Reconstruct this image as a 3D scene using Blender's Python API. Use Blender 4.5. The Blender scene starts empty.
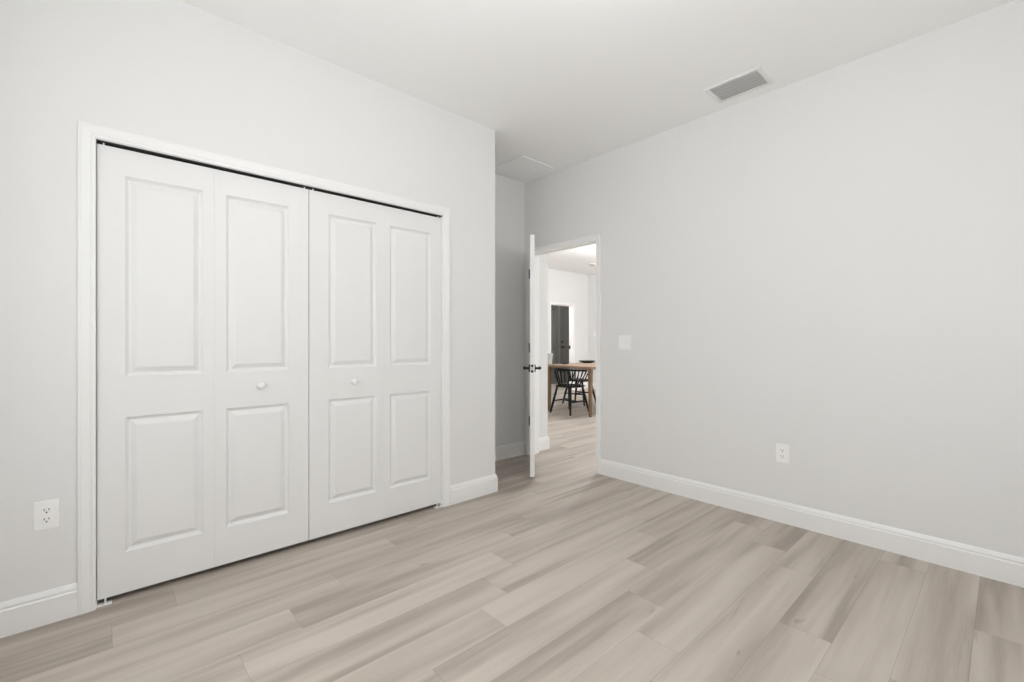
import bpy, bmesh, math, random
from mathutils import Vector, Matrix
random.seed(7)
S = bpy.context.scene
COL = S.collection
PI = math.pi

# ------------------------------------------------------------------ camera
CAM_H = 1.19
cam_d = bpy.data.cameras.new('camera')
cam = bpy.data.objects.new('camera', cam_d)
COL.objects.link(cam)
S.camera = cam
cam_d.sensor_fit = 'HORIZONTAL'
cam_d.sensor_width = 36.0
cam_d.lens = 36.0 * 450.5 / 1024.0
cam_d.clip_start = 0.05
fx, fy = 450.5 / 669.3, 450.5 / 609.1          # view direction in plan
cam.location = (0, 0, CAM_H)
cam.rotation_euler = (PI / 2, 0, math.atan2(fy, fx) - PI / 2)

# ------------------------------------------------------------------ world, exposure
S.view_settings.view_transform = 'Standard'
S.view_settings.look = 'None'
S.view_settings.gamma = 1.0
S.view_settings.use_curve_mapping = False
S.view_settings.exposure = 0.07
S.cycles.diffuse_bounces = 8
S.cycles.max_bounces = 12
S.cycles.use_denoising = True
W = bpy.data.worlds.new('world')
S.world = W
W.use_nodes = True
bg = W.node_tree.nodes['Background']
bg.inputs[0].default_value = (0.985, 0.975, 1.0, 1)
bg.inputs[1].default_value = 1.0

# ------------------------------------------------------------------ room dimensions
ZC = 2.856                      # ceiling
YC = 2.727                      # closet wall face
XR = 3.303                      # right wall face
XE = 2.301                      # end of the closet wall
YA = 3.427                      # far wall of the entry nook
XL, YB = -0.62, -0.80           # walls behind the camera
CX0, CX1, CZ = -0.019, 1.805, 2.088     # closet opening
PY0, PY1, PZ = 2.496, 3.342, 2.100      # passage opening
XH = 3.42                       # outer face of right wall
YS, XS = 3.415, 3.640           # wall stub beyond the passage
GX, GY, GB = 9.05, 7.10, -2.2   # great room
FY = 8.33                       # foyer end
FX = 10.5

def area(name, loc, rot, sx, sy, power, color=(1, 1, 1)):
    l = bpy.data.lights.new(name, 'AREA')
    l.shape = 'RECTANGLE'; l.size = sx; l.size_y = sy
    l.energy = power; l.color = color
    o = bpy.data.objects.new(name, l); COL.objects.link(o)
    o.location = loc; o.rotation_euler = rot
    return o
# added lights outside the invented windows: level daylight, and up-light to brighten ceilings
LP = {'w1': 15, 'w1up': 21, 'w2': 6, 'w2up': 10, 'gr': 70, 'grup': 25, 'lamp': 22.5, 'glamp': 115.0, 'foyer': 66.0, 'world': 1.38}
DAY = (0.995, 0.985, 1.0)
bg.inputs[1].default_value = LP['world']
WY0, WY1, WZ0, WZ1 = 0.35, 1.95, 0.75, 2.15          # added unseen bedroom window in the wall at x = XL
BX0, BX1 = 0.7, 2.5                                   # added unseen bedroom window in the wall at y = YB
SX0, SX1, SZ = 4.0, 8.6, 2.4                          # great room: added unseen glazed opening in the wall at y = GB
def ang(d): return Vector(d).to_track_quat('-Z', 'Y').to_euler()
area('added_daylight', (XL - 0.16, (WY0 + WY1) / 2, (WZ0 + WZ1) / 2), ang((1, 0, 0)), WY1 - WY0, WZ1 - WZ0, LP['w1'], DAY)
area('added_uplight', (XL - 0.75, (WY0 + WY1) / 2, 0.35), ang((0.75, 0, 1.0)), 2.2, 0.9, LP['w1up'], DAY)
area('added_daylight', ((BX0 + BX1) / 2, YB - 0.16, (WZ0 + WZ1) / 2), ang((0, 1, 0)), BX1 - BX0, WZ1 - WZ0, LP['w2'], DAY)
area('added_uplight', ((BX0 + BX1) / 2, YB - 0.75, 0.35), ang((0, 0.75, 1.0)), 2.2, 0.9, LP['w2up'], DAY)
area('added_daylight', ((SX0 + SX1) / 2, GB - 0.2, SZ / 2), ang((0, 1, 0)), SX1 - SX0, SZ, LP['gr'], DAY)
area('added_uplight', ((SX0 + SX1) / 2, GB - 1.4, -0.3), ang((0, 0.8, 1.0)), 4.6, 2.0, LP['grup'], DAY)

# ------------------------------------------------------------------ materials
def new_mat(name):
    m = bpy.data.materials.new(name); m.use_nodes = True
    return m, m.node_tree.nodes, m.node_tree.links, m.node_tree.nodes['Principled BSDF']
def paint(name, col, rough=0.6, bump=0.0, scale=300, spec=0.5):
    m, N, L, b = new_mat(name)
    b.inputs['Base Color'].default_value = (*col, 1)
    b.inputs['Roughness'].default_value = rough
    b.inputs['Specular IOR Level'].default_value = spec
    tc = N.new('ShaderNodeTexCoord')
    n = N.new('ShaderNodeTexNoise'); n.inputs['Scale'].default_value = scale; n.inputs['Detail'].default_value = 3
    L.new(tc.outputs['Object'], n.inputs['Vector'])
    if bump:
        bp = N.new('ShaderNodeBump'); bp.inputs['Strength'].default_value = bump; bp.inputs['Distance'].default_value = 0.001
        L.new(n.outputs['Fac'], bp.inputs['Height']); L.new(bp.outputs[0], b.inputs['Normal'])
    mx = N.new('ShaderNodeMapRange'); mx.inputs['To Min'].default_value = rough * 0.92; mx.inputs['To Max'].default_value = min(1, rough * 1.08)
    L.new(n.outputs['Fac'], mx.inputs['Value']); L.new(mx.outputs[0], b.inputs['Roughness'])
    return m
M_WALL = paint('wall_paint', (0.806, 0.803, 0.798), 0.75, 0.12, 220, 0.3)
M_CEIL = paint('ceiling_paint', (0.92, 0.917, 0.91), 0.9, 0.15, 160, 0.2)
M_TRIM = paint('trim_paint', (0.885, 0.882, 0.876), 0.38, 0.0, 60)
M_DOOR = paint('door_paint', (0.825, 0.822, 0.816), 0.45, 0.05, 90)
M_PLAST = paint('white_plastic', (0.92, 0.915, 0.905), 0.35, 0, 60)
M_VENT = paint('vent_enamel', (0.80, 0.80, 0.785), 0.4, 0, 60)
M_DUCT = paint('duct_dark', (0.10, 0.10, 0.10), 0.8, 0, 60)
M_VBACK = paint('vent_shade_grey', (0.68, 0.68, 0.67), 0.7, 0, 60)
M_LOUV = paint('louvre_enamel', (0.80, 0.80, 0.785), 0.45, 0, 60)
M_SLOT = paint('slot_gap_black', (0.03, 0.03, 0.03), 0.6, 0, 60)
M_BLACKM = paint('black_metal', (0.012, 0.012, 0.013), 0.35, 0, 80)
M_STEEL = paint('zinc_steel', (0.62, 0.62, 0.62), 0.35, 0, 80); M_STEEL.node_tree.nodes['Principled BSDF'].inputs['Metallic'].default_value = 0.8
M_BLACKW = paint('black_lacquered_wood', (0.010, 0.010, 0.012), 0.5, 0.1, 120, 0.25)
M_DISH = paint('black_stoneware', (0.02, 0.02, 0.022), 0.5, 0, 90)
M_GREY = paint('grey_door_paint', (0.20, 0.20, 0.19), 0.5, 0.05, 90)
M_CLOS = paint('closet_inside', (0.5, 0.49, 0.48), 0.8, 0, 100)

def wood(name, c0, c1, axis='X', sc=1.0):
    m, N, L, b = new_mat(name)
    tc = N.new('ShaderNodeTexCoord'); mp = N.new('ShaderNodeMapping')
    s = {'X': (1.2, 16, 16), 'Y': (16, 1.2, 16), 'Z': (16, 16, 1.2)}[axis]
    mp.inputs['Scale'].default_value = tuple(v * sc for v in s)
    n = N.new('ShaderNodeTexNoise'); n.inputs['Scale'].default_value = 1.5; n.inputs['Detail'].default_value = 6; n.inputs['Distortion'].default_value = 0.6
    r = N.new('ShaderNodeValToRGB'); r.color_ramp.elements[0].position = 0.3; r.color_ramp.elements[1].position = 0.7
    r.color_ramp.elements[0].color = (*c0, 1); r.color_ramp.elements[1].color = (*c1, 1)
    L.new(tc.outputs['Object'], mp.inputs['Vector']); L.new(mp.outputs[0], n.inputs['Vector'])
    L.new(n.outputs['Fac'], r.inputs[0]); L.new(r.outputs[0], b.inputs['Base Color'])
    b.inputs['Roughness'].default_value = 0.5
    return m
M_OAK = wood('oak_top', (0.27, 0.18, 0.12), (0.37, 0.255, 0.175), 'X')
M_OAKL = wood('oak_leg', (0.18, 0.115, 0.06), (0.26, 0.17, 0.095), 'Z')

def floor_mat():
    m, N, L, b = new_mat('vinyl_oak_planks')
    at = N.new('ShaderNodeAttribute'); at.attribute_name = 'grain'
    tn = N.new('ShaderNodeAttribute'); tn.attribute_name = 'tone'
    def noise(scale, stretch, detail, dist, rough=0.5):
        mp = N.new('ShaderNodeMapping'); mp.inputs['Scale'].default_value = stretch
        n = N.new('ShaderNodeTexNoise'); n.inputs['Scale'].default_value = scale; n.inputs['Detail'].default_value = detail
        n.inputs['Distortion'].default_value = dist; n.inputs['Roughness'].default_value = rough
        L.new(at.outputs['Vector'], mp.inputs['Vector']); L.new(mp.outputs[0], n.inputs['Vector'])
        return n.outputs['Fac']
    def math_(op, a, c, clamp=False):
        n = N.new('ShaderNodeMath'); n.operation = op; n.use_clamp = clamp
        for i, v in enumerate((a, c)):
            if isinstance(v, (int, float)): n.inputs[i].default_value = v
            else: L.new(v, n.inputs[i])
        return n.outputs[0]
    def rng(v, a, c, lo, hi):
        n = N.new('ShaderNodeMapRange'); n.interpolation_type = 'SMOOTHSTEP'
        n.inputs['From Min'].default_value = a; n.inputs['From Max'].default_value = c
        n.inputs['To Min'].default_value = lo; n.inputs['To Max'].default_value = hi
        L.new(v, n.inputs['Value']); return n.outputs[0]
    broad = noise(1.0, (0.62, 8.5, 1), 2, 0.25)           # wide soft bands along the plank
    mid = noise(1.0, (1.5, 24, 1), 3, 0.5)               # cathedral streaks
    fine = noise(1.0, (7, 210, 1), 3, 0.2, 0.6)          # pores
    knot = noise(1.0, (3.0, 13, 1), 3, 1.2)
    v = math_('MULTIPLY', rng(broad, 0.30, 0.70, -0.5, 0.5), 1.0)
    v = math_('ADD', v, math_('MULTIPLY', rng(mid, 0.3, 0.72, -0.5, 0.5), 0.32))
    v = math_('ADD', v, math_('MULTIPLY', rng(fine, 0.25, 0.75, -0.5, 0.5), 0.16))
    v = math_('SUBTRACT', v, rng(knot, 0.68, 0.82, 0, 0.6))
    v = math_('ADD', v, tn.outputs['Fac'])
    f = rng(v, -1.2, 1.0, 0, 1)
    r = N.new('ShaderNodeValToRGB'); e = r.color_ramp.elements
    e[0].position = 0.0; e[0].color = (0.290, 0.246, 0.206, 1)
    e[1].position = 1.0; e[1].color = (0.590, 0.532, 0.474, 1)
    k = e.new(0.45); k.color = (0.458, 0.404, 0.352, 1)
    L.new(f, r.inputs[0]); L.new(r.outputs[0], b.inputs['Base Color'])
    L.new(rng(mid, 0.2, 0.8, 0.44, 0.56), b.inputs['Roughness'])
    b.inputs['Specular IOR Level'].default_value = 0.4
    bp = N.new('ShaderNodeBump'); bp.inputs['Strength'].default_value = 0.08; bp.inputs['Distance'].default_value = 0.001
    L.new(fine, bp.inputs['Height']); L.new(bp.outputs[0], b.inputs['Normal'])
    return m
M_FLOOR = floor_mat()
M_SEAM = paint('plank_seam', (0.20, 0.16, 0.125), 0.8, 0, 60)

def glass_mat(name, tint, alpha):
    m, N, L, b = new_mat(name)
    t = N.new('ShaderNodeBsdfTransparent'); t.inputs[0].default_value = (*tint, 1)
    mx = N.new('ShaderNodeMixShader'); mx.inputs[0].default_value = alpha
    b.inputs['Base Color'].default_value = (*tint, 1); b.inputs['Roughness'].default_value = 0.05
    L.new(t.outputs[0], mx.inputs[1]); L.new(b.outputs[0], mx.inputs[2])
    L.new(mx.outputs[0], N['Material Output'].inputs['Surface'])
    return m
M_PANE = glass_mat('added_window_glass', (0.98, 1, 0.99), 0.06)
M_VASE = glass_mat('frosted_glass', (0.80, 0.815, 0.80), 0.75)
def glow(name, col, strength):
    m, N, L, b = new_mat(name)
    b.inputs['Base Color'].default_value = (0.9, 0.9, 0.88, 1)
    b.inputs['Emission Color'].default_value = (*col, 1); b.inputs['Emission Strength'].default_value = strength
    return m
M_ADD_LAMP_BED = glow('added_bedroom_glow', (0.975, 0.98, 1.0), LP['lamp'])  # glowing globes of the added, unseen lamps
M_ADD_LAMP_GR = glow('added_great_room_glow', (0.965, 0.98, 1.0), LP['glamp'])
M_ADD_LAMP_FO = glow('added_foyer_glow', (1.0, 0.98, 0.96), LP['foyer'])

# ------------------------------------------------------------------ helpers
def obj(name, bm, mat, parent=None, smooth=False, loc=None):
    me = bpy.data.meshes.new(name)
    bmesh.ops.recalc_face_normals(bm, faces=bm.faces)
    bm.to_mesh(me); bm.free()
    mats = mat if isinstance(mat, (list, tuple)) else [mat]
    for m in mats: me.materials.append(m)
    if smooth:
        for p in me.polygons: p.use_smooth = True
    o = bpy.data.objects.new(name, me); COL.objects.link(o)
    if parent: o.parent = parent
    if loc: o.location = loc
    return o
def tag(o, label=None, cat=None, group=None, kind=None):
    if label: o['label'] = label
    if cat: o['category'] = cat
    if group: o['group'] = group
    if kind: o['kind'] = kind
    return o
def thing(name, label, cat, loc=(0, 0, 0), rz=0, group=None, kind=None):
    o = bpy.data.objects.new(name, None); COL.objects.link(o)
    o.location = loc; o.rotation_euler = (0, 0, rz); o.empty_display_size = 0.1
    return tag(o, label, cat, group, kind)
def box(bm, x0, x1, y0, y1, z0, z1, bev=0.0, mi=0):
    vs = [bm.verts.new((x, y, z)) for x in (x0, x1) for y in (y0, y1) for z in (z0, z1)]
    fs = [bm.faces.new([vs[i] for i in q]) for q in ((0, 1, 3, 2), (4, 6, 7, 5), (0, 4, 5, 1), (2, 3, 7, 6), (0, 2, 6, 4), (1, 5, 7, 3))]
    for f in fs: f.material_index = mi
    if bev:
        es = list({e for f in fs for e in f.edges})
        r = bmesh.ops.bevel(bm, geom=es, offset=bev, segments=2, profile=0.6, affect='EDGES')
        for f in r['faces']: f.material_index = mi
def tube(bm, pts, rad, n=10, caps=True):
    """round bar through pts; rad a number or a list of radii"""
    pts = [Vector(p) for p in pts]
    if not isinstance(rad, (list, tuple)): rad = [rad] * len(pts)
    rings = []; up = None
    for i, p in enumerate(pts):
        d = (pts[min(i + 1, len(pts) - 1)] - pts[max(i - 1, 0)]).normalized()
        if up is None: up = Vector((0, 0, 1)) if abs(d.z) < 0.9 else Vector((1, 0, 0))
        a = d.cross(up)
        if a.length < 1e-4: a = d.orthogonal()
        a.normalize(); b_ = a.cross(d).normalized(); up = b_
        rings.append([bm.verts.new(p + (a * math.cos(t) + b_ * math.sin(t)) * rad[i]) for t in [2 * PI * k / n for k in range(n)]])
    for r0, r1 in zip(rings, rings[1:]):
        for k in range(n): bm.faces.new((r0[k], r0[(k + 1) % n], r1[(k + 1) % n], r1[k]))
    if caps: bm.faces.new(rings[0][::-1]); bm.faces.new(rings[-1])
def lathe(bm, prof, n=32, M=None):
    """prof = [(r, z)] around z; M places it"""
    M = M or Matrix()
    rings = []
    for r, z in prof:
        if r < 1e-6: rings.append([bm.verts.new(M @ Vector((0, 0, z)))])
        else: rings.append([bm.verts.new(M @ Vector((r * math.cos(2 * PI * k / n), r * math.sin(2 * PI * k / n), z))) for k in range(n)])
    for a, b_ in zip(rings, rings[1:]):
        for k in range(n):
            k2 = (k + 1) % n
            if len(a) == 1 and len(b_) == 1: continue
            if len(a) == 1: bm.faces.new((a[0], b_[k], b_[k2]))
            elif len(b_) == 1: bm.faces.new((a[k], a[k2], b_[0]))
            else: bm.faces.new((a[k], a[k2], b_[k2], b_[k]))
def B(): return bmesh.new()
def STRUCT(name, bm, mat, label=None, cat=None, **k):
    return tag(obj(name, bm, mat, **k), label, cat, kind='structure')

# ------------------------------------------------------------------ floor: every plank 0.187 x 1.235 m, running along x
PW, PL, Y0 = 0.187, 1.235, 0.465
known = {11: 0.250, 10: 0.03, 9: 0.87, 8: 0.615, 7: 0.385, 6: 1.415, 5: 1.245, 4: 2.12, 3: 1.855, 2: 1.625, 1: 2.655, 0: 2.125, -1: 3.13, -2: 0.82, -3: 2.665}
tones = {(11, -1): -.22, (11, 0): .02, (10, -1): -.12, (10, 0): .14, (10, 1): .08, (9, -1): .2, (9, 0): -.02, (8, -1): .2, (8, 0): .02, (7, -1): .05, (7, 0): .2,
         (6, -1): .05, (6, 0): .12, (5, -1): -.1, (5, 0): .2, (4, -1): .16, (4, 0): -.02, (3, -1): .14, (3, 0): .06, (2, -1): -.26, (2, 0): .08, (1, -1): .16, (1, 0): -.2,
         (0, -1): .18, (0, 0): -.12, (-1, -1): .1, (-1, 0): -.15, (-3, -1): .15, (-3, 0): -.18}
bm = B()
lt = bm.verts.layers.float.new('tone'); lg = bm.verts.layers.float_vector.new('grain')
rects = [(XL, GX, GB, GY + 0.12), (6.9, FX, GY + 0.12, FY + 0.1)]
for (ax0, ax1, ay0, ay1) in rects:
    k = math.floor((ay0 - Y0) / PW)
    while Y0 + k * PW < ay1:
        rr = random.Random(1000 + k)
        j0 = known.get(k, rr.uniform(0, PL))
        n = math.floor((ax0 - j0) / PL)
        while j0 + n * PL < ax1:
            q = random.Random(k * 131 + n * 17 + 5)
            x0, x1 = max(ax0, j0 + n * PL), min(ax1, j0 + (n + 1) * PL)
            y0, y1 = max(ay0, Y0 + k * PW), min(ay1, Y0 + (k + 1) * PW)
            if x1 - x0 > 0.002 and y1 - y0 > 0.002:
                t = 0.8 * tones.get((k, n), q.uniform(-0.2, 0.2)); ox, oy, oz = q.uniform(0, 50), q.uniform(0, 50), q.uniform(0, 50)
                g = 0.0004
                vs = []
                for (x, y) in ((x0 + g, y0 + g), (x1 - g, y0 + g), (x1 - g, y1 - g), (x0 + g, y1 - g)):
                    v = bm.verts.new((x, y, 0)); v[lt] = t; v[lg] = (x + ox, y + oy, oz); vs.append(v)
                bm.faces.new(vs)
            n += 1
        k += 1
for (ax0, ax1, ay0, ay1) in rects: box(bm, ax0, ax1, ay0, ay1, -0.06, -0.0012, mi=1)
me = bpy.data.meshes.new('floor'); bm.to_mesh(me); bm.free()
me.materials.append(M_FLOOR); me.materials.append(M_SEAM)
fl = bpy.data.objects.new('floor', me); COL.objects.link(fl)
tag(fl, 'pale greige oak plank floor running through both rooms', 'floor', kind='structure')

# ------------------------------------------------------------------ walls and ceiling
bm = B(); box(bm, XL - 0.1, XR + 0.05, YB - 0.1, YA + 0.1, ZC, ZC + 0.08)
STRUCT('ceiling', bm, M_CEIL, 'smooth white bedroom ceiling', 'ceiling')
bm = B(); box(bm, XR + 0.05, FX + 0.1, GB - 0.1, FY + 0.2, ZC, ZC + 0.08)
STRUCT('ceiling_great_room', bm, M_CEIL, 'white ceiling beyond the open passage door', 'ceiling')
# closet wall (left in the view) with its opening, and the closet behind it
bm = B()
box(bm, XL, CX0 - 0.018, YC, YC + 0.11, 0, ZC)
box(bm, CX1 + 0.018, XE - 0.11, YC, YC + 0.11, 0, ZC)
box(bm, CX0 - 0.018, CX1 + 0.018, YC, YC + 0.11, CZ + 0.018, ZC)
box(bm, XE - 0.11, XE, YC, YA, 0, ZC)
STRUCT('wall_left', bm, M_WALL, 'off-white wall around the closet doors', 'wall')
bm = B()
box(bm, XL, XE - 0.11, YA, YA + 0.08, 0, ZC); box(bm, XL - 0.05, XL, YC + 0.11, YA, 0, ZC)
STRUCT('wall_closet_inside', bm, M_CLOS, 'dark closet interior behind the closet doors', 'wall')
bm = B(); box(bm, XE - 0.11, XR, YA, YA + 0.08, 0, ZC)
STRUCT('wall_far', bm, M_WALL, 'shaded end wall of the nook beside the closet', 'wall')
bm = B()
box(bm, XR, XH, YB - 0.1, PY0 - 0.018, 0, ZC)
box(bm, XR, XH, PY1 + 0.018, YA + 0.08, 0, ZC)
box(bm, XR, XH, PY0 - 0.018, PY1 + 0.018, PZ + 0.018, ZC)
STRUCT('wall_right', bm, M_WALL, 'long off-white wall with the open passage door', 'wall')
def wall_with_window(name, axis, c, t, a0, a1, w0, w1, z0, z1, label):
    bm = B()
    def bb(p0, p1, q0, q1):
        if axis == 'x': box(bm, c - t, c, p0, p1, q0, q1)
        else: box(bm, p0, p1, c - t, c, q0, q1)
    bb(a0, w0, 0, ZC); bb(w1, a1, 0, ZC); bb(w0, w1, z1, ZC)
    if z0 > 0: bb(w0, w1, 0, z0)
    STRUCT(name, bm, M_WALL, label, 'wall')
wall_with_window('wall_window_side', 'x', XL, 0.12, YB - 0.1, YC, WY0, WY1, WZ0, WZ1, 'off-white wall with the added bedroom window')
wall_with_window('wall_back', 'y', YB, 0.12, XL, XR, BX0, BX1, WZ0, WZ1, 'off-white wall behind the viewer with an added window')
wall_with_window('wall_great_room_back', 'y', GB, 0.12, XH, GX + 0.1, SX0, SX1, 0, SZ, 'great room wall with added wide sliding glass')
# great room shell
bm = B(); box(bm, XH, XS, YS, GY, 0, ZC)
STRUCT('wall_stub', bm, M_WALL, 'short white wall end seen just beyond the passage door', 'wall')
bm = B(); box(bm, XR, XH, GB - 0.1, YB - 0.1, 0, ZC)
STRUCT('wall_great_room_near', bm, M_WALL, 'great room wall beside the bedroom', 'wall')
OX0, OX1, OZ = 7.675, 8.459, 2.035
bm = B()
box(bm, XS, OX0 - 0.02, GY, GY + 0.12, 0, ZC); box(bm, OX1 + 0.02, FX, GY, GY + 0.12, 0, ZC); box(bm, OX0 - 0.02, OX1 + 0.02, GY, GY + 0.12, OZ + 0.02, ZC)
STRUCT('wall_great_room_far', bm, M_WALL, 'white far wall behind the dining table', 'wall')
bm = B(); box(bm, GX, GX + 0.1, GB - 0.1, GY, 0, ZC)
STRUCT('wall_great_room_right', bm, M_WALL, 'white wall meeting the far wall behind the dining table', 'wall')
bm = B(); box(bm, 6.8, 6.9, GY + 0.12, FY + 0.1, 0, ZC); box(bm, FX, FX + 0.1, GY, FY + 0.1, 0, ZC)
box(bm, 6.9, 8.38, FY, FY + 0.1, 0, ZC); box(bm, 10.31, FX, FY, FY + 0.1, 0, ZC); box(bm, 8.38, 10.31, FY, FY + 0.1, 2.45, ZC)
STRUCT('wall_foyer', bm, M_WALL, 'foyer walls around the grey entry door', 'wall')

# ------------------------------------------------------------------ casings: a moulded profile mitred round an opening
CASE = [(0, 0), (0, .008), (.004, .0135), (.014, .0145), (.017, .012), (.021, .0145), (.043, .0175), (.049, .0175), (.053, .0155), (.0575, .0155), (.0595, .013), (.0595, 0)]
def casing(bm, a0, a1, zt, to3, wide=1.0):
    """a0..a1 opening, to3(a, z, d) puts along-wall a, height z and stand-off d into the room"""
    prev = None
    for u, d in CASE:
        u *= wide
        cur = [bm.verts.new(to3(*p, d)) for p in ((a0 - u, 0), (a0 - u, zt + u), (a1 + u, zt + u), (a1 + u, 0))]
        if prev:
            for i in range(3): bm.faces.new((prev[i], prev[i + 1], cur[i + 1], cur[i]))
        prev = cur
def jamb(bm, a0, a1, zt, d0, d1, to3, t=0.018):
    """lining boards of an opening; d measured outwards into the room (negative = into the wall)"""
    def bx(p, q, z0, z1):
        A, Bv = Vector(to3(p, z0, d0)), Vector(to3(q, z1, d1))
        box(bm, min(A.x, Bv.x), max(A.x, Bv.x), min(A.y, Bv.y), max(A.y, Bv.y), z0, z1)
    bx(a0 - t, a0, 0, zt + t); bx(a1, a1 + t, 0, zt + t); bx(a0, a1, zt, zt + t)
to_c = lambda a, z, d: (a, YC - d, z)
bm = B(); casing(bm, CX0, CX1, CZ, to_c); jamb(bm, CX0, CX1, CZ, 0.0, -0.11, to_c)
STRUCT('trim_1', bm, M_TRIM, 'white moulded casing framing the closet opening', 'door casing')
to_r = lambda a, z, d: (XR - d, a, z)
to_h = lambda a, z, d: (XH + d, a, z)
bm = B(); casing(bm, PY0, PY1, PZ, to_r, 0.85); casing(bm, PY0, PY1, PZ, to_h, 0.85)
jamb(bm, PY0, PY1, PZ, 0.0, -(XH - XR), to_r)
for a0, a1 in ((PY0, PY0 + 0.011), (PY1 - 0.011, PY1)): box(bm, XR + 0.045, XR + 0.08, a0, a1, 0, PZ)
box(bm, XR + 0.045, XR + 0.08, PY0, PY1, PZ - 0.011, PZ)
STRUCT('trim_2', bm, M_TRIM, 'white casing and jamb of the open passage doorway', 'door casing')
to_g = lambda a, z, d: (a, GY - d, z)
bm = B(); casing(bm, OX0, OX1, OZ, to_g, 1.0); jamb(bm, OX0, OX1, OZ, 0.0, -0.12, to_g, 0.02)
t3 = STRUCT('trim_3', bm, M_TRIM, 'white casing of the narrow opening to the grey entry door', 'door casing')
bm = B(); box(bm, OX1 - 0.012, OX1, GY + 0.075, GY + 0.119, 0.995, 1.075, 0.003)
tag(obj('strike_plate', bm, M_BLACKM, t3), 'black strike plate')

# ------------------------------------------------------------------ baseboards: moulded profile along a plan path
BASE = [(0, 0), (.0155, 0), (.0155, .104), (.0125, .108), (.0105, .1105), (.0125, .114), (.0120, .120), (.0085, .128), (.0055, .134), (.003, .138), (0, .138)]
def baseboard(name, path, side, label):
    P = [Vector((x, y)) for x, y in path]; bm = B()
    ns = []
    for a, b_ in zip(P, P[1:]):
        d = (b_ - a).normalized(); ns.append(Vector((-d.y, d.x)) * side)
    offs = []
    for i in range(len(P)):
        if i == 0: offs.append(ns[0])
        elif i == len(P) - 1: offs.append(ns[-1])
        else:
            m = ns[i - 1] + ns[i]; offs.append(m / m.dot(ns[i]))
    rings = [[bm.verts.new((p.x + o.x * t, p.y + o.y * t, z)) for t, z in BASE] for p, o in zip(P, offs)]
    for r0, r1 in zip(rings, rings[1:]):
        for k in range(len(BASE) - 1): bm.faces.new((r0[k], r0[k + 1], r1[k + 1], r1[k]))
    bm.faces.new(rings[0]); bm.faces.new(rings[-1][::-1])
    STRUCT(name, bm, M_TRIM, label, 'baseboard')
baseboard('baseboard_left', [(XL, YC), (CX0 - 0.0597, YC)], -1, 'white baseboard under the socket left of the closet')
baseboard('baseboard_corner', [(CX1 + 0.0597, YC), (XE, YC), (XE, YA)], -1, 'white baseboard wrapping the wall end right of the closet')
baseboard('baseboard_far', [(XE, YA), (XR, YA)], -1, 'shaded white baseboard on the end wall of the nook')
baseboard('baseboard_right', [(XR, YB), (XR, PY0 - 0.0508)], 1, 'long white baseboard on the wall right of the passage')
baseboard('baseboard_back', [(XL, YB), (XR, YB)], 1, 'white baseboard behind the viewer')
baseboard('baseboard_window_side', [(XL, YC), (XL, YB)], 1, 'white baseboard below the added bedroom window')
baseboard('baseboard_hall', [(XH + 0.018, YS), (XS, YS), (XS, GY)], -1, 'white baseboard on the short wall end beyond the door')
baseboard('baseboard_great_room', [(XS, GY), (OX0 - 0.0597, GY)], -1, 'white baseboard on the far great room wall')
baseboard('baseboard_great_room_right', [(OX1 + 0.0597, GY), (GX, GY), (GX, GB)], -1, 'white baseboard in the great room corner')

# ------------------------------------------------------------------ panelled doors
RAISE = [(0, 0), (.002, .0035), (.008, .0105), (.013, .0145), (.016, .0150), (.020, .0138), (.029, .0080), (.038, .0024), (.043, .0004)]
def panel_slab(bm, w, h, t, panels, both=True, bev=0.0015):
    """slab 0..w, 0..h, front face at y = 0 looking to -y, back at y = t; panels = [(x0, x1, z0, z1)] raised fields in sunk mouldings"""
    xs = sorted({0, w, *[v for p in panels for v in p[:2]]}); zs = sorted({0, h, *[v for p in panels for v in p[2:]]})
    for face, on in ((0, True), (1, both)):
        Y = lambda d: d if face == 0 else t - d
        for i in range(len(xs) - 1):
            for j in range(len(zs) - 1):
                cx, cz = (xs[i] + xs[i + 1]) / 2, (zs[j] + zs[j + 1]) / 2
                if on and any(p[0] < cx < p[1] and p[2] < cz < p[3] for p in panels): continue
                q = [bm.verts.new((a, Y(0), b_)) for a, b_ in ((xs[i], zs[j]), (xs[i + 1], zs[j]), (xs[i + 1], zs[j + 1]), (xs[i], zs[j + 1]))]
                bm.faces.new(q)
        if on:
            for p in panels:
                prev = None
                for o, d in RAISE:
                    cur = [bm.verts.new((a, Y(d), b_)) for a, b_ in ((p[0] + o, p[2] + o), (p[1] - o, p[2] + o), (p[1] - o, p[3] - o), (p[0] + o, p[3] - o))]
                    if prev:
                        for k in range(4): bm.faces.new((prev[k], prev[(k + 1) % 4], cur[(k + 1) % 4], cur[k]))
                    prev = cur
                bm.faces.new(prev)
    for a, b_ in (((0, 0), (w, 0)), ((w, 0), (w, h)), ((w, h), (0, h)), ((0, h), (0, 0))):
        bm.faces.new([bm.verts.new(v) for v in ((a[0], 0, a[1]), (b_[0], 0, b_[1]), (b_[0], t, b_[1]), (a[0], t, a[1]))])
    bmesh.ops.remove_doubles(bm, verts=bm.verts, dist=1e-5)

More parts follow.
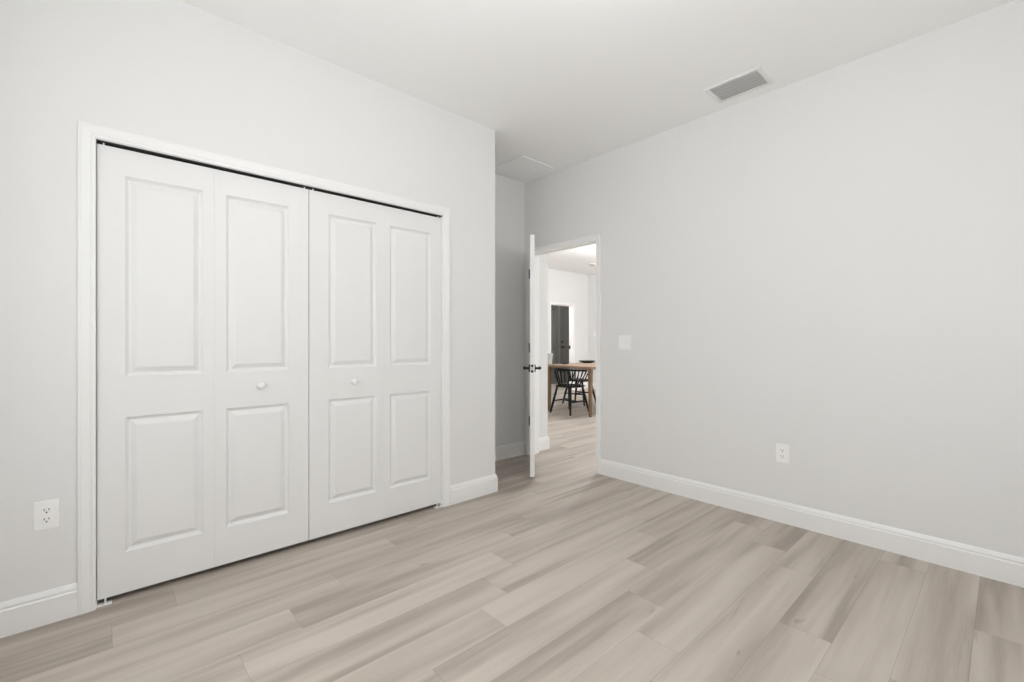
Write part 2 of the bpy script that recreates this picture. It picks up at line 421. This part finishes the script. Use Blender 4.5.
DT, DB, DY = 2.074, 0.028, 2.741
PZ_UP, PZ_LO = (1.026, 1.952), (0.216, 0.838)
def bifold(name, x0, xf, x1, panels, knob_x, jamb_side, label):
    root = thing(name, label, 'bifold closet door', (x0, DY, 0), kind='structure')
    for (a, b_, (p0, p1)) in ((x0, xf - 0.0003, panels[0]), (xf + 0.0003, x1, panels[1])):
        bm = B(); panel_slab(bm, b_ - a, DT - DB, 0.034, [(p0 - a, p1 - a, *[z - DB for z in PZ_UP]), (p0 - a, p1 - a, *[z - DB for z in PZ_LO])])
        lf = obj('door_leaf', bm, M_DOOR, root, loc=(a - x0, 0, DB))
    # knob
    bm = B()
    lathe(bm, [(0, 0), (.0105, 0), (.0105, .003), (.0075, .007), (.0075, .012), (.013, .016), (.0165, .021), (.017, .026), (.0155, .031), (.010, .034), (0, .035)], 28, Matrix.Rotation(PI / 2, 4, 'X'))
    obj('knob', bm, M_TRIM, root, smooth=True, loc=(knob_x - x0, 0, 0.949 if jamb_side < 0 else 0.938))
    # pivots and floor bracket
    for px in (x0 + 0.022 if jamb_side < 0 else x1 - 0.022, (x1 - 0.022) if jamb_side < 0 else x0 + 0.022):
        bm = B(); tube(bm, [(0, 0, 0), (0, 0, CZ - DT - 0.003)], 0.0035, 10)
        obj('pivot_pin', bm, M_PLAST, root, smooth=False, loc=(px - x0, 0.004, DT - 0.0005))
    bx_ = CX0 if jamb_side < 0 else CX1
    s = 1 if jamb_side < 0 else -1
    bm = B()
    a, b_ = sorted((bx_ - x0, bx_ + s * 0.052 - x0)); box(bm, a, b_, -0.012, 0.022, 0.0002, 0.0035, 0.001)
    a, b_ = sorted((bx_ - x0, bx_ + s * 0.003 - x0)); box(bm, a, b_, -0.012, 0.022, 0.0035, 0.03)
    tube(bm, [(bx_ + s * 0.03 - x0, 0.006, 0.0035), (bx_ + s * 0.03 - x0, 0.006, 0.027)], 0.004, 8)
    tag(obj('floor_bracket', bm, M_PLAST, root), 'white metal pivot bracket on the floor')
    return root
bifold('door_1', -0.0165, 0.428, 0.8905, ((0.080, 0.380), (0.479, 0.785)), 0.638, -1, 'left white four-panel bifold pair of the closet, next to the socket')
bifold('door_2', 0.8945, 1.364, 1.8030, ((1.005, 1.311), (1.404, 1.719)), 1.155, 1, 'right white four-panel bifold pair of the closet, nearer the passage')
bm = B(); box(bm, CX0, CX1, YC + 0.001, YC + 0.05, CZ - 0.004, CZ + 0.001)  # track in near-black, so the gap over the doors looks fully shaded
STRUCT('trim_4', bm, M_SLOT, 'track above the closet doors, coloured black as the shaded gap', 'door track')

# passage door, half open, hinged on the nook side
HX, HY = XR - 0.018, PY1 - 0.002
dv = Vector((-0.7000, -0.7142)).normalized()
rz = math.atan2(dv.y, dv.x)                     # local +x runs from the hinge to the free edge
door = thing('door_3', 'white passage door standing half open, seen edge-on', 'door', (HX, HY, 0), rz, kind='structure')
LW, LB, LT = 0.842, 0.034, 2.094
bm = B(); panel_slab(bm, LW, LT - LB, 0.038, [(0.12, LW - 0.12, 0.95, LT - LB - 0.12), (0.12, LW - 0.12, 0.2, 0.82)])
obj('door_leaf', bm, M_TRIM, door, loc=(0.006, 0.004, LB))
# the hinge pin side is local -y or +y depending on the swing: thickness goes towards +y local
for hz in (1.885, 1.12, 0.36):
    bm = B()
    tube(bm, [(0, 0, -0.045), (0, 0, 0.045)], 0.0065, 12)
    tube(bm, [(0, 0, -0.05), (0, 0, 0.05)], 0.004, 8)
    box(bm, 0, 0.0075, 0.002, 0.036, -0.044, 0.044)
    tag(obj('hinge', bm, M_BLACKM, door, loc=(0, 0, hz)), 'black hinge')
hx = LW - 0.055; LZ = 0.955
for side, nm in ((-1, 'near'), (1, 'far')):
    y0 = 0.004 if side < 0 else 0.039
    h = thing('handle', None, None); h.parent = door; h.location = (hx, y0, LZ)
    M = Matrix.Rotation(PI / 2 if side < 0 else -PI / 2, 4, 'X')
    bm = B(); lathe(bm, [(0, 0), (.034, 0), (.034, .008), (.030, .013), (0, .013)], 32, M)
    obj('rosette', bm, M_BLACKM, h)
    bm = B(); lathe(bm, [(.011, .008), (.010, .045)], 20, M)
    s = side
    tube(bm, [(0.006, s * 0.046, 0), (-0.02, s * 0.050, 0), (-0.115, s * 0.050, 0), (-0.122, s * 0.048, 0)], [.013, .0135, .0125, .009], 12)
    tag(obj('lever', bm, M_BLACKM, h, smooth=True), 'black lever')
bm = B(); box(bm, LW + 0.0058, LW + 0.0075, 0.009, 0.034, LZ - 0.036, LZ + 0.036, 0.0005)
for zz in (-0.022, 0.022): lathe(bm, [(0, 0.0025), (.005, 0.0022), (.005, 0)], 12, Matrix.Translation((LW + 0.0072, 0.0215, LZ + zz)) @ Matrix.Rotation(PI / 2, 4, 'Y'))
lp = tag(obj('latch_plate', bm, M_STEEL, door), 'steel latch plate with black screws')
bm = B(); box(bm, LW + 0.0070, LW + 0.014, 0.015, 0.028, LZ - 0.010, LZ + 0.010, 0.002)
obj('latch_bolt', bm, M_STEEL, lp)
for zz in (-0.0235, 0.0235):
    bm = B(); lathe(bm, [(0, 0.0035), (.011, 0.003), (.011, 0)], 14, Matrix.Translation((LW + 0.0072, 0.0215, LZ + zz)) @ Matrix.Rotation(PI / 2, 4, 'Y'))
    obj('latch_screw', bm, M_BLACKM, lp)

# grey double entry door in the foyer
gd = thing('door_4', 'dark grey double entry door with black handle, glimpsed past the table', 'door', (8.40, FY + 0.01, 0), kind='structure')
for x0, x1 in ((0.0, 0.942), (0.949, 1.89)):
    bm = B(); w = x1 - x0; panel_slab(bm, w, 2.42, 0.045, [(0.13, w - 0.13, 1.15, 2.08), (0.13, w - 0.13, 0.2, 0.95)])
    obj('door_leaf', bm, M_GREY, gd, loc=(x0, 0, 0.01))
bm = B(); box(bm, 0.925, 0.955, -0.014, -0.0005, 0.01, 2.42, 0.003); tag(obj('astragal', bm, paint('pale_grey_paint', (0.34, 0.34, 0.32), 0.4), gd), 'paler grey meeting strip')
M_ = Matrix.Rotation(PI / 2, 4, 'X')
bm = B(); lathe(bm, [(0, 0), (.036, 0), (.036, .012), (.026, .02), (0, .02)], 28, Matrix.Translation((1.075, 0, 1.162)) @ M_)
tag(obj('deadbolt', bm, M_BLACKM, gd), 'black round deadbolt')
bm = B(); lathe(bm, [(0, 0), (.036, 0), (.036, .01), (.014, .014), (.012, .05)], 28, Matrix.Translation((1.075, 0, 1.02)) @ M_)
tube(bm, [(1.06, -0.05, 1.02), (1.10, -0.054, 1.02), (1.18, -0.052, 1.02)], .013, 10)
tag(obj('handle', bm, M_BLACKM, gd), 'black lever handle')

# ------------------------------------------------------------------ added windows, invented to let light in from behind the viewer
def window(name, axis, c, t, a0, a1, z0, z1, sign, label, mid=True):
    bm = B(); f = 0.05
    def bb(p0, p1, q0, q1, d0=0.03, d1=0.09, m=bm):
        c0, c1 = sorted((c + sign * d0, c + sign * d1))
        if axis == 'x': box(m, c0, c1, p0, p1, q0, q1)
        else: box(m, p0, p1, c0, c1, q0, q1)
    bb(a0, a0 + f, z0, z1); bb(a1 - f, a1, z0, z1); bb(a0 + f, a1 - f, z1 - f, z1); bb(a0 + f, a1 - f, z0, z0 + f)
    if mid: bb((a0 + a1) / 2 - 0.025, (a0 + a1) / 2 + 0.025, z0 + f, z1 - f)
    w = STRUCT(name, bm, M_TRIM, label, 'window')
    g = B(); bb(a0 + f, a1 - f, z0 + f, z1 - f, 0.058, 0.062, g)
    obj('pane', g, M_PANE, w)
window('added_window_1', 'x', XL, .12, WY0, WY1, WZ0, WZ1, -1, 'added white framed bedroom window beside the viewer')
window('added_window_2', 'y', YB, .12, BX0, BX1, WZ0, WZ1, -1, 'added white framed bedroom window behind the viewer')
window('added_window_3', 'y', GB, .12, SX0, SX1, 0.0, SZ, -1, 'added sliding glass wall of the great room')

# ------------------------------------------------------------------ ceiling vent: frame and sloped blades along y
vx0, vx1, vy0, vy1 = 2.945, 3.200, 1.005, 1.355
ix0, ix1, iy0, iy1 = 2.975, 3.170, 1.040, 1.322
vent = thing('ceiling_vent', 'white louvred air vent in the ceiling near the long right wall', 'air vent', ((vx0 + vx1) / 2, (vy0 + vy1) / 2, ZC))
cx, cy = (vx0 + vx1) / 2, (vy0 + vy1) / 2
bm = B()
prof = [(0.0, 0.0), (0.003, -0.006), (0.010, -0.009), (0.024, -0.009), (0.030, -0.006), (0.030, -0.0003)]
prev = None
for o, z in prof:
    cur = [bm.verts.new((a - cx, b_ - cy, z)) for a, b_ in ((vx0 + o, vy0 + o), (vx1 - o, vy0 + o), (vx1 - o, vy1 - o), (vx0 + o, vy1 - o))]
    if prev:
        for k in range(4): bm.faces.new((prev[k], prev[(k + 1) % 4], cur[(k + 1) % 4], cur[k]))
    prev = cur
obj('frame', bm, M_VENT, vent)
bm = B(); box(bm, vx0 + 0.03 - cx, vx1 - 0.03 - cx, vy0 + 0.03 - cy, vy1 - 0.03 - cy, -0.0012, -0.0002)  # flat plate whose grey stands in for shade inside the duct
tag(obj('duct_backing', bm, M_VBACK, vent), 'grey plate behind the louvres, coloured as the duct shade')
nb = 6
for i in range(nb):
    x = vx0 + 0.037 + (vx1 - vx0 - 0.074) * i / (nb - 1) - cx
    bm = B(); s = 1
    vs = [(x - 0.010 * s, -0.0118), (x - 0.009 * s, -0.0128), (x + 0.010 * s, -0.0022), (x + 0.009 * s, -0.0015)]
    r = [[bm.verts.new((a, yy - cy, b_)) for a, b_ in vs] for yy in (vy0 + 0.03, vy1 - 0.03)]
    for k in range(4): bm.faces.new((r[0][k], r[0][(k + 1) % 4], r[1][(k + 1) % 4], r[1][k]))
    bm.faces.new(r[0]); bm.faces.new(r[1])
    obj('louvre', bm, M_LOUV, vent)

# attic hatch in the nook ceiling
hat = thing('ceiling_hatch', 'faint white square access panel in the ceiling of the nook', 'access panel', (3.0, 3.14, ZC))
bm = B(); box(bm, -0.19, 0.19, -0.19, 0.19, -0.006, -0.0003, 0.001); obj('panel', bm, M_CEIL, hat)
bm = B()
for a in ((-0.215, 0.215, -0.215, -0.193), (-0.215, 0.215, 0.193, 0.215), (-0.215, -0.193, -0.193, 0.193), (0.193, 0.215, -0.193, 0.193)): box(bm, *a, -0.008, -0.0003, 0.001)
obj('frame', bm, M_CEIL, hat)

# ------------------------------------------------------------------ sockets and switches (built facing -y, standing off the wall at y = 0)
def socket(label, loc, rz, group=None):
    r = thing('wall_socket', label, 'electrical outlet', loc, rz, group)
    bm = B(); box(bm, -0.0385, 0.0385, -0.0055, -0.0002, -0.06, 0.06, 0.0025); obj('cover_plate', bm, M_PLAST, r)
    for s in (1, -1):
        bm = B()
        pts = []
        for k in range(40):
            t = 2 * PI * k / 40; px = 0.0175 * math.cos(t); pz = 0.0175 * math.sin(t)
            pts.append((px, max(-0.0142, min(0.0142, pz))))
        a = [bm.verts.new((px, -0.0054, pz)) for px, pz in pts]; b_ = [bm.verts.new((px * .96, -0.0078, pz * .96)) for px, pz in pts]
        for k in range(40): bm.faces.new((a[k], a[(k + 1) % 40], b_[(k + 1) % 40], b_[k]))
        bm.faces.new(b_)
        rc = obj('receptacle', bm, M_PLAST, r, loc=(0, 0, s * 0.0195))
        bm = B()
        box(bm, -0.0082, -0.0056, -0.0081, -0.0076, -0.0005, 0.0085); box(bm, 0.0056, 0.0082, -0.0081, -0.0076, 0.0005, 0.0080)
        lathe(bm, [(0, .0081), (.0030, .0081), (.0030, .0076)], 14, Matrix.Translation((0, 0, -0.0075)) @ Matrix.Rotation(PI / 2, 4, 'X'))
        tag(obj('slots', bm, M_SLOT, rc), 'dark plug slots')
    bm = B(); lathe(bm, [(0, .0068), (.0028, .0064), (.0030, .0054)], 14, Matrix.Rotation(PI / 2, 4, 'X')); obj('screw', bm, M_PLAST, r)
    return r
socket('white duplex wall outlet between the left picture edge and the closet casing', (-0.1725, YC, 0.457), 0)
socket('white duplex wall outlet low on the long right wall', (XR, 0.991, 0.453), -PI / 2)
def switch(label, loc, rz, gangs):
    r = thing('light_switch', label, 'light switch', loc, rz)
    w = 0.0385 + 0.023 * (gangs - 1)
    bm = B(); box(bm, -w, w, -0.0055, -0.0002, -0.06, 0.06, 0.0025); obj('cover_plate', bm, M_PLAST, r)
    for i in range(gangs):
        x = (i - (gangs - 1) / 2) * 0.046
        bm = B(); vs = [(-0.0054, -0.034), (-0.0105, -0.033), (-0.0070, 0.0), (-0.0068, 0.033), (-0.0054, 0.034)]
        a = [[bm.verts.new((x + s * 0.0165, y, z)) for y, z in vs] for s in (-1, 1)]
        for k in range(4): bm.faces.new((a[0][k], a[0][k + 1], a[1][k + 1], a[1][k]))
        bm.faces.new(a[0]); bm.faces.new(a[1][::-1])
        obj('rocker', bm, M_PLAST, r)
switch('white two-gang rocker switch just right of the passage doorway', (XR, 2.196, 1.178), -PI / 2, 2)
switch('small white switch plate on the great room wall, right of the entry opening', (GX, 6.88, 1.37), -PI / 2, 1)

# ------------------------------------------------------------------ smoke detector beyond the door
sd = thing('smoke_detector', 'small round smoke detector on the great room ceiling near the door head', 'smoke detector', (7.82, 6.02, ZC))
bm = B(); lathe(bm, [(0, -.0002), (.07, -.0002), (.07, -.014), (.064, -.016)], 32); obj('mounting_ring', bm, M_PLAST, sd)
bm = B(); lathe(bm, [(.06, -.014), (.06, -.030), (.05, -.042), (.02, -.046), (0, -.046)], 32); obj('sensor_body', bm, paint('detector_grey', (0.45, 0.45, 0.44), 0.5), sd)

# ------------------------------------------------------------------ added lamps, invented to light the rooms from out of view
def pendant(label, x, y, m, zc, r=0.15):
    t = thing('added_pendant', label, 'pendant lamp', (x, y, ZC))
    bm = B(); lathe(bm, [(0, -.0002), (.06, -.0002), (.06, -.02), (.02, -.03), (0, -.03)], 32); obj('canopy', bm, M_STEEL, t)
    bm = B(); tube(bm, [(0, 0, -.028), (0, 0, zc - ZC + r)], .004, 8); obj('cord', bm, M_BLACKM, t)
    bm = B(); lathe(bm, [(0, zc - ZC + r)] + [(r * math.sin(a), zc - ZC + r * math.cos(a)) for a in [PI * k / 20 for k in range(1, 20)]] + [(0, zc - ZC - r)], 32)
    obj('added_lamp_globe', bm, m, t, smooth=True)
pendant('added round glass pendant in the middle of the bedroom', 1.00, 0.72, M_ADD_LAMP_BED, 2.40)
pendant('added round glass pendant of the great room', 6.7, 4.2, M_ADD_LAMP_GR, 2.45)
pendant('added round glass pendant of the foyer', 7.25, 7.75, M_ADD_LAMP_FO, 2.5, 0.1)

# ------------------------------------------------------------------ dining table
TX0, TX1, TY0, TY1, TZ = 5.60, 7.45, 4.335, 5.320, 0.788
tb = thing('dining_table', 'light oak dining table seen through the open door', 'table', ((TX0 + TX1) / 2, (TY0 + TY1) / 2, 0))
tw, td = (TX1 - TX0) / 2, (TY1 - TY0) / 2
bm = B(); box(bm, -tw, tw, -td, td, TZ - 0.034, TZ, 0.004); obj('tabletop', bm, M_OAK, tb)
bm = B()
for a in ((-tw + .10, tw - .10, -td + .06, -td + .08), (-tw + .10, tw - .10, td - .08, td - .06), (-tw + .06, -tw + .08, -td + .10, td - .10), (tw - .08, tw - .06, -td + .10, td - .10)):
    box(bm, *a, TZ - 0.052, TZ - 0.033)
obj('apron', bm, M_OAK, tb)
for sx in (-1, 1):
    for sy in (-1, 1):
        x, y = sx * (tw - 0.055), sy * (td - 0.055)
        bm = B(); top = 0.031; bot = 0.021
        r = [[bm.verts.new((x + a * s, y + b_ * s, z)) for a, b_ in ((-1, -1), (1, -1), (1, 1), (-1, 1))] for s, z in ((bot, 0.0), (top, TZ - 0.034))]
        for k in range(4): bm.faces.new((r[0][k], r[0][(k + 1) % 4], r[1][(k + 1) % 4], r[1][k]))
        bm.faces.new(r[0][::-1]); bm.faces.new(r[1])
        es = [e for e in bm.edges if abs(e.verts[0].co.z - e.verts[1].co.z) > 0.3]
        bmesh.ops.bevel(bm, geom=es, offset=0.008, segments=3, profile=0.5, affect='EDGES')
        obj('leg', bm, M_OAKL, tb)

# ------------------------------------------------------------------ spindle-back chairs (local front is +x)
def make_chair(label, loc, rz, group):
    c = thing('spindle_chair', label, 'chair', loc, rz, group)
    # seat: saddle-shaped slab
    bm = B(); n = 40; rings = []
    def R(t):                                      # rounded, wider at the front
        ct, st = math.cos(t), math.sin(t); p = 2.8
        r = (abs(ct / 0.215) ** p + abs(st / (0.225 + 0.012 * ct)) ** p) ** (-1 / p)
        return r
    lv = [(0.0, 0.446), (0.35, 0.447), (0.7, 0.452), (0.92, 0.460), (1.0, 0.455), (1.0, 0.444), (0.93, 0.432), (0.6, 0.428), (0.0, 0.428)]
    for f, z in lv:
        if f == 0: rings.append([bm.verts.new((0, 0, z))])
        else: rings.append([bm.verts.new((f * R(2 * PI * k / n) * math.cos(2 * PI * k / n), f * R(2 * PI * k / n) * math.sin(2 * PI * k / n), z)) for k in range(n)])
    for a, b_ in zip(rings, rings[1:]):
        for k in range(n):
            k2 = (k + 1) % n
            if len(a) == 1: bm.faces.new((a[0], b_[k], b_[k2]))
            elif len(b_) == 1: bm.faces.new((a[k], a[k2], b_[0]))
            else: bm.faces.new((a[k], a[k2], b_[k2], b_[k]))
    obj('seat', bm, M_BLACKW, c, smooth=True)
    foot = {}
    for sx in (-1, 1):
        for sy in (-1, 1):
            a = Vector((sx * 0.150, sy * 0.145, 0.436)); b_ = Vector((sx * 0.240, sy * 0.215, 0.0)); foot[sx, sy] = (a, b_)
            bm = B(); tube(bm, [b_, b_.lerp(a, .35), b_.lerp(a, .7), a], [.014, .0195, .020, .016], 12)
            # cut level at the floor: flatten the lowest ring
            for v in bm.verts:
                if v.co.z < 0.02: v.co.z = 0.0
            obj('leg', bm, M_BLACKW, c, smooth=True)
    at = lambda k, z: foot[k][1].lerp(foot[k][0], z / 0.436)
    for sy in (-1, 1):
        bm = B(); p, q = at((-1, sy), 0.20), at((1, sy), 0.20)
        tube(bm, [p, p.lerp(q, .5), q], [.011, .014, .011], 10); obj('stretcher', bm, M_BLACKW, c, smooth=True)
    bm = B(); p = at((-1, -1), 0.2).lerp(at((1, -1), 0.2), .5); q = at((-1, 1), 0.2).lerp(at((1, 1), 0.2), .5)
    tube(bm, [p, p.lerp(q, .5), q], [.011, .014, .011], 10); obj('stretcher', bm, M_BLACKW, c, smooth=True)
    # bent crest rail running into the arms
    def U(t, z):                                   # t: -1 .. 1 round the back
        a = PI + t * 1.92; return Vector((0.03 + 0.275 * math.cos(a), 0.285 * math.sin(a), z))
    bm = B(); K = 36; prev = None; sect = [(-.011, -.016), (.011, -.016), (.013, .0), (.010, .016), (-.010, .016), (-.013, 0)]
    for k in range(K + 1):
        t = -1 + 2 * k / K; e = min(1, (1 - abs(t)) / 0.06 + 0.35); p = U(t, 0); nrm = Vector((p.x - 0.03, p.y, 0)).normalized()
        wide = 1.0 + 0.5 * max(0, 1 - abs(t) * 2.2)
        zc = 0.722 - 0.02 * abs(t) ** 2
        cur = [bm.verts.new((p.x + nrm.x * a * e, p.y + nrm.y * a * e, zc + b_ * e * wide)) for a, b_ in sect]
        if prev:
            for j in range(6): bm.faces.new((prev[j], prev[(j + 1) % 6], cur[(j + 1) % 6], cur[j]))
        else: bm.faces.new(cur[::-1])
        prev = cur
    bm.faces.new(prev)
    obj('crest_rail', bm, M_BLACKW, c, smooth=True)
    for i in range(13):
        t = -0.93 + 1.86 * i / 12; thick = i in (0, 12)
        a = PI + t * 1.75; lo = Vector((0.0 + 0.180 * math.cos(a), 0.185 * math.sin(a), 0.45)); hi = U(t, 0.712 - 0.02 * t * t)
        bm = B(); tube(bm, [lo, lo.lerp(hi, .4), hi], [.011, .012, .009] if thick else [.0085, .0095, .007], 8)
        obj('spindle', bm, M_BLACKW, c, smooth=True)
    return c
def dup(root, loc, rz, label, group=None):
    r = root.copy(); COL.objects.link(r); r.location = loc; r.rotation_euler = (0, 0, rz); r['label'] = label
    if group: r['group'] = group
    for ch in list(root.children):
        k = ch.copy(); COL.objects.link(k); k.parent = r
    return r
G = 'black spindle-back chairs around the dining table'
ch = make_chair('black spindle-back chair tucked under the near end of the oak table', (5.755, 4.895, 0), 0.0, G)
dup(ch, (6.72, 5.475, 0), -PI / 2 + 0.12, 'black spindle-back chair on the far side, partly hidden behind the end chair')

# ------------------------------------------------------------------ things on the table
def dish(label, x, y, r, hgt):
    bm = B()
    lathe(bm, [(0, 0.0), (r * .5, 0.0), (r * .55, .004), (r * .86, hgt * .55), (r, hgt), (r * .985, hgt + .003), (r * .94, hgt), (r * .8, hgt * .6), (r * .45, .009), (0, .008)], 40)
    tag(obj('shallow_bowl', bm, M_DISH, smooth=True, loc=(x, y, TZ + 0.0005)), label, 'bowl')
dish('wide black shallow bowl at the right on the oak table', 6.62, 5.22, 0.155, 0.036)
dish('smaller flat black bowl in front of the grey door on the oak table', 5.98, 5.20, 0.085, 0.018)
bm = B()
lathe(bm, [(0, 0), (.035, 0), (.038, .01), (.040, .07), (.046, .13), (.060, .185), (.062, .19), (.058, .188), (.043, .13), (.036, .06), (.034, .012), (0, .012)], 36)
tag(obj('glass_vase', bm, M_VASE, smooth=True, loc=(5.672, 5.268, TZ + 0.0005)), 'pale frosted glass vase on the far left of the oak table', 'vase')
